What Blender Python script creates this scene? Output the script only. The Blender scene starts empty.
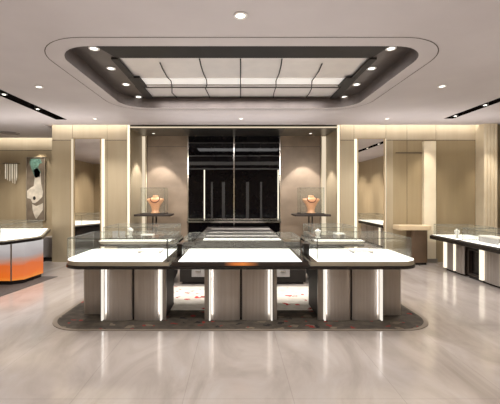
import bpy, bmesh, math, random
from mathutils import Vector
random.seed(7)
PI = math.pi
scn = bpy.context.scene
C = scn.collection
CX, HY, F, CH = 236.0, 196.0, 333.0, 1.70     # principal column, horizon row, focal px, eye height

def px(x, d):            # world X of pixel column x at depth d
    return (x - CX) * d / F
def pz(y, d):            # world Z of pixel row y at depth d
    return CH - (y - HY) * d / F

# ------------------------------------------------------------------ materials
def lin(c):
    def f(v):
        v /= 255.0
        return v / 12.92 if v <= 0.04045 else ((v + 0.055) / 1.055) ** 2.4
    return (f(c[0]), f(c[1]), f(c[2]), 1.0)

def new_mat(name):
    m = bpy.data.materials.new(name); m.use_nodes = True
    nt = m.node_tree
    for n in list(nt.nodes): nt.nodes.remove(n)
    out = nt.nodes.new('ShaderNodeOutputMaterial')
    return m, nt, out

def ramp(nt, fac, stops):
    r = nt.nodes.new('ShaderNodeValToRGB')
    cr = r.color_ramp
    while len(cr.elements) < len(stops): cr.elements.new(0.5)
    for e, (p, c) in zip(cr.elements, stops):
        e.position = p; e.color = c
    nt.links.new(fac, r.inputs['Fac'])
    return r.outputs['Color']

def coords(nt, scale=(1, 1, 1), loc=(0, 0, 0), kind='Object'):
    t = nt.nodes.new('ShaderNodeTexCoord')
    mp = nt.nodes.new('ShaderNodeMapping')
    mp.inputs['Scale'].default_value = scale
    mp.inputs['Location'].default_value = loc
    nt.links.new(t.outputs[kind], mp.inputs['Vector'])
    return mp.outputs['Vector']

def noise(nt, vec, scale=5, detail=4, rough=0.5, dist=0.0):
    n = nt.nodes.new('ShaderNodeTexNoise')
    n.inputs['Scale'].default_value = scale
    n.inputs['Detail'].default_value = detail
    n.inputs['Roughness'].default_value = rough
    n.inputs['Distortion'].default_value = dist
    nt.links.new(vec, n.inputs['Vector'])
    return n.outputs['Fac']

def surf(name, a, b=None, rough=0.5, metal=0.0, nscale=4, stretch=(1, 1, 1), spec=0.5, emit=None, estr=0.0, coat=0.0):
    """principled surface whose colour drifts between a and b with a noise"""
    m, nt, out = new_mat(name)
    p = nt.nodes.new('ShaderNodeBsdfPrincipled')
    b = b or tuple(max(0, v * 0.93) for v in a)
    col = ramp(nt, noise(nt, coords(nt, stretch), nscale), [(0.3, lin(b)), (0.7, lin(a))])
    nt.links.new(col, p.inputs['Base Color'])
    p.inputs['Roughness'].default_value = rough
    p.inputs['Metallic'].default_value = metal
    p.inputs['Specular IOR Level'].default_value = spec
    p.inputs['Coat Weight'].default_value = coat
    if emit:
        p.inputs['Emission Color'].default_value = lin(emit)
        p.inputs['Emission Strength'].default_value = estr
    nt.links.new(p.outputs[0], out.inputs[0])
    return m

def glow(name, c, s):
    m, nt, out = new_mat(name)
    e = nt.nodes.new('ShaderNodeEmission')
    e.inputs['Color'].default_value = lin(c)
    e.inputs['Strength'].default_value = s
    nt.links.new(e.outputs[0], out.inputs[0])
    return m

def pane_mat(name, tint=(245, 248, 246), refl=0.05, edge=0.35, haze=0.0):
    m, nt, out = new_mat(name)
    tr = nt.nodes.new('ShaderNodeBsdfTransparent'); tr.inputs[0].default_value = lin(tint)
    gl = nt.nodes.new('ShaderNodeBsdfGlossy'); gl.inputs['Roughness'].default_value = 0.03
    gl.inputs['Color'].default_value = (1, 1, 1, 1)
    lw = nt.nodes.new('ShaderNodeLayerWeight'); lw.inputs['Blend'].default_value = 0.25
    mr = nt.nodes.new('ShaderNodeMapRange')
    mr.inputs['To Min'].default_value = refl; mr.inputs['To Max'].default_value = edge
    nt.links.new(lw.outputs['Facing'], mr.inputs['Value'])
    mx = nt.nodes.new('ShaderNodeMixShader')
    nt.links.new(mr.outputs[0], mx.inputs[0]); nt.links.new(tr.outputs[0], mx.inputs[1]); nt.links.new(gl.outputs[0], mx.inputs[2])
    last = mx.outputs[0]
    if haze:
        df = nt.nodes.new('ShaderNodeBsdfDiffuse'); df.inputs[0].default_value = lin((225, 222, 215))
        m2 = nt.nodes.new('ShaderNodeMixShader'); m2.inputs[0].default_value = haze
        nt.links.new(last, m2.inputs[1]); nt.links.new(df.outputs[0], m2.inputs[2]); last = m2.outputs[0]
    nt.links.new(last, out.inputs[0])
    return m

def floor_mat():
    m, nt, out = new_mat('polished_marble_tiles')
    p = nt.nodes.new('ShaderNodeBsdfPrincipled')
    v = coords(nt, (1, 1, 1))
    n1 = noise(nt, coords(nt, (0.9, 0.35, 1)), 2.2, 7, 0.6, 1.2)
    marble = ramp(nt, n1, [(0.28, lin((136, 126, 118))), (0.5, lin((154, 144, 136))), (0.75, lin((166, 158, 152)))])
    br = nt.nodes.new('ShaderNodeTexBrick')
    br.offset = 0.0
    br.inputs['Scale'].default_value = 1.0
    br.inputs['Mortar Size'].default_value = 0.003
    br.inputs['Brick Width'].default_value = 0.92
    br.inputs['Row Height'].default_value = 1.6
    br.inputs['Color1'].default_value = (1, 1, 1, 1); br.inputs['Color2'].default_value = (0.93, 0.93, 0.93, 1)
    br.inputs['Mortar'].default_value = (0.74, 0.72, 0.7, 1)
    nt.links.new(coords(nt, (1, 1, 1), (0.44, 0.41, 0)), br.inputs['Vector'])
    mx = nt.nodes.new('ShaderNodeMix'); mx.data_type = 'RGBA'; mx.blend_type = 'MULTIPLY'
    mx.inputs['Factor'].default_value = 0.8
    nt.links.new(marble, mx.inputs['A']); nt.links.new(br.outputs['Color'], mx.inputs['B'])
    nt.links.new(mx.outputs['Result'], p.inputs['Base Color'])
    n2 = noise(nt, v, 1.6, 3)
    mr = nt.nodes.new('ShaderNodeMapRange')
    mr.inputs['To Min'].default_value = 0.07; mr.inputs['To Max'].default_value = 0.16
    nt.links.new(n2, mr.inputs['Value']); nt.links.new(mr.outputs[0], p.inputs['Roughness'])
    p.inputs['Specular IOR Level'].default_value = 0.9
    p.inputs['IOR'].default_value = 1.6
    nt.links.new(p.outputs[0], out.inputs[0])
    return m

def petal_mat(name, ground_a, ground_b, petals, scale, size, share, rough=0.9):
    m, nt, out = new_mat(name)
    p = nt.nodes.new('ShaderNodeBsdfPrincipled'); p.inputs['Roughness'].default_value = rough
    v = coords(nt, (1, 1.25, 1))
    base = ramp(nt, noise(nt, v, 9, 5), [(0.35, lin(ground_a)), (0.65, lin(ground_b))])
    dn = nt.nodes.new('ShaderNodeTexNoise'); dn.inputs['Scale'].default_value = 7
    nt.links.new(v, dn.inputs['Vector'])
    wob = nt.nodes.new('ShaderNodeVectorMath'); wob.operation = 'MULTIPLY_ADD'
    wob.inputs[1].default_value = (0.22, 0.22, 0)
    nt.links.new(dn.outputs['Color'], wob.inputs[0]); nt.links.new(v, wob.inputs[2])
    cur = base
    for k, c in enumerate(petals):
        vo = nt.nodes.new('ShaderNodeTexVoronoi'); vo.inputs['Scale'].default_value = scale * (1 + 0.35 * k)
        ofs = nt.nodes.new('ShaderNodeVectorMath'); ofs.operation = 'ADD'; ofs.inputs[1].default_value = (k * 3.7, k * 1.9, 0)
        nt.links.new(wob.outputs[0], ofs.inputs[0]); nt.links.new(ofs.outputs[0], vo.inputs['Vector'])
        lt = nt.nodes.new('ShaderNodeMath'); lt.operation = 'LESS_THAN'; lt.inputs[1].default_value = size
        nt.links.new(vo.outputs['Distance'], lt.inputs[0])
        sep = nt.nodes.new('ShaderNodeSeparateColor'); nt.links.new(vo.outputs['Color'], sep.inputs[0])
        l2 = nt.nodes.new('ShaderNodeMath'); l2.operation = 'LESS_THAN'; l2.inputs[1].default_value = share
        nt.links.new(sep.outputs[0], l2.inputs[0])
        mu = nt.nodes.new('ShaderNodeMath'); mu.operation = 'MULTIPLY'
        nt.links.new(lt.outputs[0], mu.inputs[0]); nt.links.new(l2.outputs[0], mu.inputs[1])
        mx = nt.nodes.new('ShaderNodeMix'); mx.data_type = 'RGBA'
        nt.links.new(mu.outputs[0], mx.inputs['Factor']); nt.links.new(cur, mx.inputs['A'])
        mx.inputs['B'].default_value = lin(c)
        cur = mx.outputs['Result']
    nt.links.new(cur, p.inputs['Base Color'])
    nt.links.new(p.outputs[0], out.inputs[0])
    return m

def gradient_z_mat(name, stops, z0, z1, estr):
    """glass panel lit from within, its colour changing with height (world metres)"""
    m, nt, out = new_mat(name)
    g = nt.nodes.new('ShaderNodeNewGeometry')
    s = nt.nodes.new('ShaderNodeSeparateXYZ'); nt.links.new(g.outputs['Position'], s.inputs[0])
    nz = noise(nt, coords(nt, (1.2, 1.2, 4)), 2.0, 4)
    ad = nt.nodes.new('ShaderNodeMath'); ad.operation = 'MULTIPLY_ADD'
    ad.inputs[1].default_value = 0.16
    nt.links.new(nz, ad.inputs[0]); nt.links.new(s.outputs['Z'], ad.inputs[2])
    mr = nt.nodes.new('ShaderNodeMapRange')
    mr.inputs['From Min'].default_value = z0 + .08; mr.inputs['From Max'].default_value = z1 + .08
    nt.links.new(ad.outputs[0], mr.inputs['Value'])
    col = ramp(nt, mr.outputs[0], [(a, lin(c)) for a, c in stops])
    p = nt.nodes.new('ShaderNodeBsdfPrincipled')
    p.inputs['Roughness'].default_value = 0.15
    p.inputs['Base Color'].default_value = lin((60, 54, 50)); nt.links.new(col, p.inputs['Emission Color'])
    p.inputs['Emission Strength'].default_value = estr
    nt.links.new(p.outputs[0], out.inputs[0])
    return m

M = {}
M['ceiling'] = surf('matt_ceiling_paint', (190, 182, 182), (184, 176, 176), 0.85, nscale=1.5)
M['lining'] = surf('bronze_recess_lining', (96, 86, 82), (84, 75, 72), 0.5, 0.2)
M['ring'] = surf('dark_bronze_soffit', (88, 80, 77), (74, 66, 63), 0.4, 0.3)
M['darkframe'] = surf('blackened_bronze', (30, 24, 22), (22, 18, 16), 0.6, 0.0)
M['panel_light'] = surf('stretched_light_ceiling', (205, 198, 194), (196, 189, 186), 0.35, emit=(236, 226, 222), estr=0.05)
M['panel_band'] = surf('bright_light_band', (240, 236, 232), None, 0.35, emit=(255, 250, 246), estr=0.32)
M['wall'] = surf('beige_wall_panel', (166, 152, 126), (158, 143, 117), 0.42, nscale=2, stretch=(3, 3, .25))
M['walltop'] = surf('beige_upper_panel_cove_lit', (190, 176, 152), (182, 167, 142), 0.45, nscale=2, stretch=(3, 3, .25))  # lighter than the lower panels: cove light put into the colour
M['lacquer'] = surf('glossy_champagne_wall_panel', (156, 140, 110), (148, 131, 103), 0.16, nscale=2, stretch=(3, 3, .25), coat=0.4)
M['groove'] = surf('dark_joint', (78, 68, 56), None, 0.8)
M['stone'] = surf('warm_grey_stone', (150, 132, 113), (120, 104, 87), 0.4, nscale=1.6, stretch=(1, 1, 1.3))
M['cream'] = surf('cream_fluted_stone', (230, 217, 190), (220, 206, 178), 0.5)
M['soffit'] = surf('dark_soffit', (112, 104, 92), (100, 92, 82), 0.35)
M['soffit_dark'] = surf('black_soffit', (48, 46, 44), None, 0.3)
M['greyplinth'] = surf('grey_panel', (170, 163, 158), None, 0.5)
M['floor'] = floor_mat()
M['led'] = glow('warm_white_led', (255, 243, 220), 1.35)
M['ledbase'] = glow('counter_edge_led', (255, 246, 232), 1.0)
M['ledsoft'] = glow('soft_warm_led', (255, 236, 206), 0.85)
M['lampface'] = glow('downlight_lens', (255, 250, 240), 3.5)
M['white'] = surf('white_plastic_trim', (232, 228, 224), None, 0.4)
M['black'] = surf('black_lacquer', (26, 21, 19), (20, 16, 14), 0.25)
M['matblack'] = surf('matt_black_veneer', (32, 26, 22), (24, 19, 16), 0.6)
M['brownblack'] = surf('dark_brown_veneer', (52, 42, 36), (40, 32, 27), 0.35, nscale=5, stretch=(1, 1, .2))
M['fascia'] = surf('champagne_metal_edge', (176, 168, 150), (164, 156, 138), 0.35, 0.25)
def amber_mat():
    m, nt, out = new_mat('amber_reflection_fade')
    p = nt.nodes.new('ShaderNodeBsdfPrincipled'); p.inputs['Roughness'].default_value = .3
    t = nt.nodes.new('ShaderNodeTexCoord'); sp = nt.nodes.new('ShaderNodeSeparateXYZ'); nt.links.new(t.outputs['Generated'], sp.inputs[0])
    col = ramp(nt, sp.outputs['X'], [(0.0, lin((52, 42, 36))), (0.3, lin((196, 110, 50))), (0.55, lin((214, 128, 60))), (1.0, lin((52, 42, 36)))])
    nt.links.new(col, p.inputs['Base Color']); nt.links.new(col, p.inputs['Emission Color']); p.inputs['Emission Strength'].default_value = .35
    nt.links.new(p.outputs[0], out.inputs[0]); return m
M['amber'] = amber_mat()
M['flute'] = surf('fluted_brushed_metal', (164, 156, 149), (152, 144, 137), 0.34, 0.55, nscale=4, stretch=(5, 5, .15))
M['pilaster'] = surf('brushed_grey_metal', (140, 132, 124), (126, 118, 110), 0.35, 0.5)
M['topglow'] = surf('white_display_top_glow', (246, 244, 238), (240, 238, 232), 0.4, emit=(255, 252, 244), estr=0.85)  # emission stands in for the case LED light falling on the tops
M['topsoft'] = surf('soft_lit_and_mirrored_display_top', (196, 190, 184), (184, 178, 172), 0.4, emit=(230, 222, 214), estr=0.10)
M['glass'] = pane_mat('clear_showcase_glass', tint=(250, 251, 250), refl=0.02, edge=0.085, haze=0.018)
M['glassedge'] = pane_mat('polished_glass_edge', tint=(216, 220, 216), refl=0.05, edge=0.14, haze=0.12)
M['chrome'] = surf('chrome', (190, 186, 180), None, 0.15, 1.0)
M['steel'] = surf('dark_steel', (70, 66, 62), None, 0.3, 0.8)
M['mirror'] = surf('mirror_silver', (242, 237, 230), (240, 235, 228), 0.01, 1.0)
M['frame'] = surf('brushed_brass_frame', (196, 176, 142), None, 0.3, 0.7)
M['rugdark'] = petal_mat('dark_floral_carpet', (58, 51, 43), (82, 73, 61), [(112, 100, 84), (26, 22, 20), (130, 34, 28)], 4.6, 0.27, 0.36)
M['rugedge'] = surf('carpet_border', (126, 114, 100), None, 0.9)
M['rugwhite'] = petal_mat('white_petal_carpet', (196, 188, 174), (212, 205, 192), [(196, 40, 34), (150, 60, 54)], 5.0, 0.24, 0.42)
M['rugside'] = surf('charcoal_carpet', (70, 62, 56), (56, 49, 45), 0.8, nscale=30)
M['orange'] = gradient_z_mat('orange_fade_lit_glass', [(0.0, (248, 150, 50)), (0.12, (240, 112, 24)), (0.38, (226, 104, 34)), (0.52, (190, 146, 128)), (0.64, (176, 168, 168)), (1.0, (214, 210, 208))], 0.08, 0.82, 0.85)
M['gold'] = surf('rose_gold', (248, 192, 150), (240, 172, 126), 0.38, 0.1)
M['pearl'] = surf('jewel_red_and_dark', (150, 48, 40), (60, 40, 34), 0.2, 0.1, nscale=40)
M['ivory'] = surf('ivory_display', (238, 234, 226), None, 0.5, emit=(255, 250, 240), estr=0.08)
M['palegrey'] = surf('pale_grey_card', (176, 172, 170), None, 0.6)
M['crystal'] = surf('crystal_rod', (232, 226, 212), None, 0.08, emit=(255, 246, 226), estr=0.28)
M['vent'] = surf('grey_vent', (150, 143, 141), None, 0.7)
M['brown'] = surf('brown_counter_reflection', (96, 76, 58), (82, 64, 48), 0.4)
M['reflectiontop'] = surf('pale_counter_reflection', (208, 186, 152), None, 0.3)
M['inset'] = surf('smoked_grey_inset', (70, 66, 64), (62, 58, 56), 0.35)

def dark_glass():
    m, nt, out = new_mat('black_mirror_glass')
    p = nt.nodes.new('ShaderNodeBsdfPrincipled')
    p.inputs['Base Color'].default_value = lin((12, 10, 12)); p.inputs['Roughness'].default_value = 0.03; p.inputs['Specular IOR Level'].default_value = 0.05
    gl = nt.nodes.new('ShaderNodeBsdfGlossy'); gl.inputs['Roughness'].default_value = 0.03
    n = noise(nt, coords(nt), 3)
    mr = nt.nodes.new('ShaderNodeMapRange'); mr.inputs['To Min'].default_value = 0.004; mr.inputs['To Max'].default_value = 0.012
    nt.links.new(n, mr.inputs['Value'])
    mx = nt.nodes.new('ShaderNodeMixShader')
    nt.links.new(mr.outputs[0], mx.inputs[0]); nt.links.new(p.outputs[0], mx.inputs[1]); nt.links.new(gl.outputs[0], mx.inputs[2])
    nt.links.new(mx.outputs[0], out.inputs[0])
    return m
M['traybrown'] = surf('dark_walnut_tray', (44, 30, 22), (34, 23, 17), 0.5)
M['rail'] = surf('black_stile_and_reflection', (30, 27, 27), None, 0.5)  # door stiles and the reflection bands painted on the dark glass
M['smoke'] = dark_glass()

def picture_mat():
    """abstract print: grey ground, turquoise plume at the top and a pale ribbon winding down"""
    m, nt, out = new_mat('abstract_ribbon_print')
    p = nt.nodes.new('ShaderNodeBsdfPrincipled'); p.inputs['Roughness'].default_value = 0.5
    ob = coords(nt, (1, 1, 1))
    base = ramp(nt, noise(nt, ob, 5, 5), [(0.35, lin((104, 94, 82))), (0.65, lin((128, 116, 102)))])
    nt.links.new(base, p.inputs['Base Color'])
    nt.links.new(p.outputs[0], out.inputs[0])
    return m
M['print'] = picture_mat()
M['turquoise'] = surf('turquoise_brushwork', (132, 176, 160), (70, 100, 92), 0.5, nscale=14)
M['ribbon'] = surf('pale_ribbon_brushwork', (226, 218, 204), (186, 180, 168), 0.5, nscale=7)

# ------------------------------------------------------------------ mesh helpers
class MB:
    def __init__(s): s.v = []; s.f = []
    def poly(s, pts):
        n = len(s.v); s.v += [tuple(p) for p in pts]; s.f.append(tuple(range(n, n + len(pts)))); return s
    def box(s, x0, x1, y0, y1, z0, z1):
        n = len(s.v)
        s.v += [(x0, y0, z0), (x1, y0, z0), (x1, y1, z0), (x0, y1, z0), (x0, y0, z1), (x1, y0, z1), (x1, y1, z1), (x0, y1, z1)]
        s.f += [tuple(n + i for i in q) for q in ((3, 2, 1, 0), (4, 5, 6, 7), (0, 1, 5, 4), (1, 2, 6, 5), (2, 3, 7, 6), (3, 0, 4, 7))]
        return s
    def prism(s, pts, z0, z1):          # pts counter-clockwise (x, y)
        n = len(s.v); k = len(pts)
        s.v += [(p[0], p[1], z0) for p in pts] + [(p[0], p[1], z1) for p in pts]
        s.f.append(tuple(n + i for i in reversed(range(k)))); s.f.append(tuple(n + k + i for i in range(k)))
        for i in range(k):
            j = (i + 1) % k
            s.f.append((n + i, n + j, n + k + j, n + k + i))
        return s
    def loft(s, rings, cap=True):
        n = len(s.v); k = len(rings[0])
        for r in rings: s.v += [tuple(p) for p in r]
        for a in range(len(rings) - 1):
            for i in range(k):
                j = (i + 1) % k
                s.f.append((n + a * k + i, n + a * k + j, n + (a + 1) * k + j, n + (a + 1) * k + i))
        if cap:
            s.f.append(tuple(n + i for i in reversed(range(k))))
            s.f.append(tuple(n + (len(rings) - 1) * k + i for i in range(k)))
        return s
    def cyl(s, x, y, z0, z1, r, k=20, r1=None):
        r1 = r if r1 is None else r1
        return s.loft([[(x + q * math.cos(2 * PI * i / k), y + q * math.sin(2 * PI * i / k), z) for i in range(k)] for q, z in ((r, z0), (r1, z1))])
    def ring(s, x, y, z0, z1, r0, r1, k=28):
        n = len(s.v)
        for r, z in ((r0, z0), (r1, z0), (r1, z1), (r0, z1)):
            s.v += [(x + r * math.cos(2 * PI * i / k), y + r * math.sin(2 * PI * i / k), z) for i in range(k)]
        for a in range(4):
            b = (a + 1) % 4
            for i in range(k):
                j = (i + 1) % k
                s.f.append((n + a * k + i, n + a * k + j, n + b * k + j, n + b * k + i))
        return s
    def tube(s, pts, r, k=8):
        pts = [Vector(p) for p in pts]; rings = []
        for i, p in enumerate(pts):
            t = (pts[min(i + 1, len(pts) - 1)] - pts[max(i - 1, 0)]).normalized()
            u = t.cross(Vector((0, 0, 1)))
            if u.length < 1e-3: u = t.cross(Vector((1, 0, 0)))
            u.normalize(); w = t.cross(u)
            rings.append([p + r * (math.cos(2 * PI * a / k) * u + math.sin(2 * PI * a / k) * w) for a in range(k)])
        return s.loft(rings)
    def build(s, name, mat, parent=None, smooth=False, bevel=0.0):
        off = parent_loc(parent)
        me = bpy.data.meshes.new(name)
        me.from_pydata([(v[0] - off[0], v[1] - off[1], v[2] - off[2]) for v in s.v], [], s.f)
        bm = bmesh.new(); bm.from_mesh(me)
        bmesh.ops.recalc_face_normals(bm, faces=bm.faces[:])
        bm.to_mesh(me); bm.free()
        me.materials.append(mat)
        if smooth:
            for p in me.polygons: p.use_smooth = True
        o = bpy.data.objects.new(name, me); C.objects.link(o)
        if parent is not None: o.parent = parent
        if bevel:
            b = o.modifiers.new('bevel', 'BEVEL'); b.width = bevel; b.segments = 2; b.limit_method = 'ANGLE'
        return o

def parent_loc(p):
    l = Vector((0, 0, 0))
    while p is not None:
        l += p.location; p = p.parent
    return l

def thing(name, loc, label, cat, group=None):
    o = bpy.data.objects.new(name, None); C.objects.link(o)
    o.location = loc; o.empty_display_size = 0.1
    return tag(o, label, cat, group)
def tag(o, label, cat, group=None, kind=None):
    o['label'] = label; o['category'] = cat
    if group: o['group'] = group
    if kind: o['kind'] = kind
    return o
def struct(o):
    o['kind'] = 'structure'; return o

def rrect(x0, x1, y0, y1, r, k=8):
    pts = []
    rs = r if isinstance(r, (tuple, list)) else (r, r, r, r)
    for (cx, cy, a, q) in ((x0, y0, PI, 0), (x1, y0, 1.5 * PI, 1), (x1, y1, 0, 2), (x0, y1, 0.5 * PI, 3)):
        rr = rs[q]
        if rr <= 0:
            pts.append((cx, cy)); continue
        ccx = cx + (rr if q in (0, 3) else -rr); ccy = cy + (rr if q in (0, 1) else -rr)
        for i in range(k + 1):
            t = a + 0.5 * PI * i / k
            pts.append((ccx + rr * math.cos(t), ccy + rr * math.sin(t)))
    return pts

LK = 1.6
WARM = (1, .91, .80)
NEUT = (1, .97, .95)
def lamp(kind, loc, energy, color=(1, .93, .84), aim=None, size=0.03, size_y=None, angle=60, blend=.5, name='lamp'):
    l = bpy.data.lights.new(name, kind); l.energy = energy * LK; l.color = color
    if kind == 'AREA':
        l.size = size
        if size_y: l.shape = 'RECTANGLE'; l.size_y = size_y
    elif kind == 'SPOT':
        l.spot_size = math.radians(angle); l.spot_blend = blend; l.shadow_soft_size = size
    else: l.shadow_soft_size = size
    o = bpy.data.objects.new(name, l); C.objects.link(o); o.location = loc
    if aim is not None:
        o.rotation_euler = (Vector(aim) - Vector(loc)).to_track_quat('-Z', 'Y').to_euler()
    return o

# ------------------------------------------------------------------ room shell
CZ = 3.50               # ceiling
BW = 8.58               # plane of the wall flanking the alcove
AB = 9.72               # back of the alcove
XL, XR, YF, YB = -8.0, 6.62, -1.6, 10.55
AX0, AX1 = px(130, BW), px(338, BW)      # alcove opening
PX0 = px(52, BW)                         # free left edge of the left wall block

struct(MB().box(XL, XR, YF, 10.7, -0.1, 0.0).build('floor', M['floor']))

# ceiling: outline plus holes (recess, two slots)
RX0, RX1, RY0, RY1, RR = -2.25, 2.39, 4.00, 6.80, 0.48
recess = rrect(RX0, RX1, RY0, RY1, RR, 10)
slotL = [(-4.24, 3.2), (-3.98, 3.2), (-3.98, 7.85), (-4.24, 7.85)]
slotR = [(4.83, 3.2), (5.05, 3.2), (5.05, 7.75), (4.83, 7.75)]
outline = [(XL, YF), (XR, YF), (XR, 8.42), (-4.92, 8.42), (-4.92, 10.3), (XL, 10.3)]
def holed(outer, holes, z):
    bm = bmesh.new(); edges = []
    for loop in [outer] + holes:
        vs = [bm.verts.new((p[0], p[1], z)) for p in loop]
        for i in range(len(vs)): edges.append(bm.edges.new((vs[i], vs[(i + 1) % len(vs)])))
    bmesh.ops.triangle_fill(bm, edges=edges, use_beauty=True, use_dissolve=False, normal=(0, 0, -1))
    vv = [v.co.copy() for v in bm.verts]; bm.verts.index_update()
    ff = [tuple(v.index for v in f.verts) for f in bm.faces]
    bm.free(); return vv, ff
mb = MB(); mb.v, mb.f = holed(outline, [recess, slotL, slotR], CZ)
mb.v = [tuple(v) for v in mb.v]
# lip along the cove edge
for a, b in (((XR, 8.42), (-4.92, 8.42)), ((-4.92, 8.42), (-4.92, 10.3)), ((-4.92, 10.3), (XL, 10.3))):
    mb.poly([(a[0], a[1], CZ), (b[0], b[1], CZ), (b[0], b[1], CZ + .035), (a[0], a[1], CZ + .035)])
ceil = struct(mb.build('ceiling', M['ceiling']))
struct(MB().poly([(XL, YF, 3.9), (XR, YF, 3.9), (XR, 10.7, 3.9), (XL, 10.7, 3.9)]).build('trim_1', M['ceiling']))

# recess in the ceiling
RZ = 3.70
mb = MB(); k = len(recess)
mb.v = [(p[0], p[1], CZ) for p in recess] + [(p[0], p[1], RZ) for p in recess]
mb.f = [(i, (i + 1) % k, k + (i + 1) % k, k + i) for i in range(k)]
mb.build('recess_lining', M['lining'], ceil)
PXA, PXB, PYA, PYB = -1.70, 1.93, 4.80, 6.76
mb = MB(); mb.v, mb.f = holed(recess, [[(PXA, PYA), (PXB, PYA), (PXB, PYB), (PXA, PYB)]], RZ)
mb.v = [tuple(v) for v in mb.v]
mb.build('recess_soffit', M['ring'], ceil)
# blackened front border of the soffit
MB().prism([(RX0 + .25, RY0 + .05), (RX1 - .25, RY0 + .05), (PXB + .02, PYA), (PXA - .02, PYA)], RZ - .012, RZ - .004).build('recess_front_border', M['darkframe'], ceil)
# fine groove line round the recess
g0 = rrect(RX0 - .20, RX1 + .20, RY0 - .22, RY1 + .14, RR + .2, 12); g1 = rrect(RX0 - .212, RX1 + .212, RY0 - .232, RY1 + .152, RR + .212, 12)
mb = MB(); k = len(g0)
mb.v = [(p[0], p[1], CZ - .003) for p in g0] + [(p[0], p[1], CZ - .003) for p in g1]
mb.f = [(i, (i + 1) % k, k + (i + 1) % k, k + i) for i in range(k)]
mb.build('groove_line', M['groove'], ceil)

# suspended light ceiling inside the recess
lp = thing('ceiling_light_panel', (.1, 5.8, RZ), 'large pale lit ceiling panel with curving black seams inside the dark recess', 'ceiling light')
PZ = RZ + .02
MB().box(PXA, PXB, PYA, 5.70, PZ, PZ + .02).build('front_panel', M['panel_light'], lp)
MB().box(PXA + .0, PXB, 5.70, 6.00, PZ - .01, PZ + .02).build('light_band', M['panel_band'], lp)['label'] = 'brighter white band across the panel'
MB().box(PXA, PXB, 6.03, 6.16, PZ, PZ + .02).build('middle_panel', M['panel_light'], lp)
MB().box(PXA, PXB, 6.19, PYB, PZ, PZ + .02).build('back_panel', M['panel_light'], lp)
for yb in (6.00, 6.16):
    MB().box(PXA - .05, PXB + .05, yb, yb + .03, PZ - .015, PZ + .02).build('cross_bar', M['lining'], lp)
def seam(pts):
    # pts: (pixel x, pixel y) on the panel plane
    w = []
    for (x, y) in pts:
        d = (PZ - CH) * F / (HY - y); w.append((px(x, d), d, PZ - .014))
    MB().tube(w, .009, 6).build('seam', M['darkframe'], lp)
seam([(240.5, 58), (240.5, 75), (240.5, 97)])
seam([(199.5, 58), (201, 65), (203.5, 73), (206.5, 79), (207, 84), (205.5, 88), (207.5, 92), (210.5, 98)])
seam([(160, 62), (163, 69), (167, 76), (171, 80), (172, 86), (172, 92), (176, 96), (178, 98)])
seam([(282, 58), (281, 65), (279, 73), (276, 80), (276, 86), (274, 92), (273, 98)])
seam([(322, 63), (319, 70), (315, 76), (312, 80), (311.5, 88), (309, 93), (305, 98)])
# stepped dark end frames at both ends of the light ceiling
for s, x in ((-1, PXA), (1, PXB)):
    MB().box(min(x, x + s * .10), max(x, x + s * .10), PYA, 5.55, RZ - .03, RZ - .002).box(min(x - s * .09, x + s * .10), max(x - s * .09, x + s * .10), 5.55, 6.02, RZ - .035, RZ - .002).box(min(x - s * .02, x + s * .12), max(x - s * .02, x + s * .12), 6.02, PYB, RZ - .03, RZ - .002).build('end_frame', M['darkframe'], lp)

# walls ------------------------------------------------------------
JZ = 3.14               # horizontal joint between the panels
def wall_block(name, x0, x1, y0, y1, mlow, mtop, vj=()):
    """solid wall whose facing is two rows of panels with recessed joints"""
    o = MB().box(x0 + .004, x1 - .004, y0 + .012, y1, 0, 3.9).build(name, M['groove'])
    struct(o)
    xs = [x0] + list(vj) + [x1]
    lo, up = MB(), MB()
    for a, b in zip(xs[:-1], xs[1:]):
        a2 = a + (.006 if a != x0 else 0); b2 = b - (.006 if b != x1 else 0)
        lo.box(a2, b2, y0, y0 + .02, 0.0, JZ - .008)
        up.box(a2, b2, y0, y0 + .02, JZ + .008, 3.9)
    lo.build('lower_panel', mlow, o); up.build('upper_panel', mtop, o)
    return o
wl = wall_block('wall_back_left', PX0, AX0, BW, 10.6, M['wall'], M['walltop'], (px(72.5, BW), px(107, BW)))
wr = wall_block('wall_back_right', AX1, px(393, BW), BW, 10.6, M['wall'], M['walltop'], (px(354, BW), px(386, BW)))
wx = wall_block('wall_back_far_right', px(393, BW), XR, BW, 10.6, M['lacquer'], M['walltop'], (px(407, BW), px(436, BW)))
# alcove side cheeks
MB().box(AX0 - .03, AX0 + .004, BW - .0, AB, 0, CZ).build('alcove_cheek', M['wall'], wl)
MB().box(AX1 - .004, AX1 + .03, BW - .0, AB, 0, CZ).build('alcove_cheek', M['wall'], wr)
# picture wall far left
wall_block('wall_far_left', XL, PX0 + .02, 10.5, 10.65, M['wall'], M['walltop'])
struct(MB().box(XL - .1, XL, YF, 10.65, 0, 3.9).build('wall_left', M['wall']))
struct(MB().box(XR, XR + .1, YF, 8.6, 0, 3.9).build('wall_right', M['wall']))
struct(MB().box(XL, XR, YF - .1, YF, 0, 3.9).build('wall_front', M['wall']))
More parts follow.
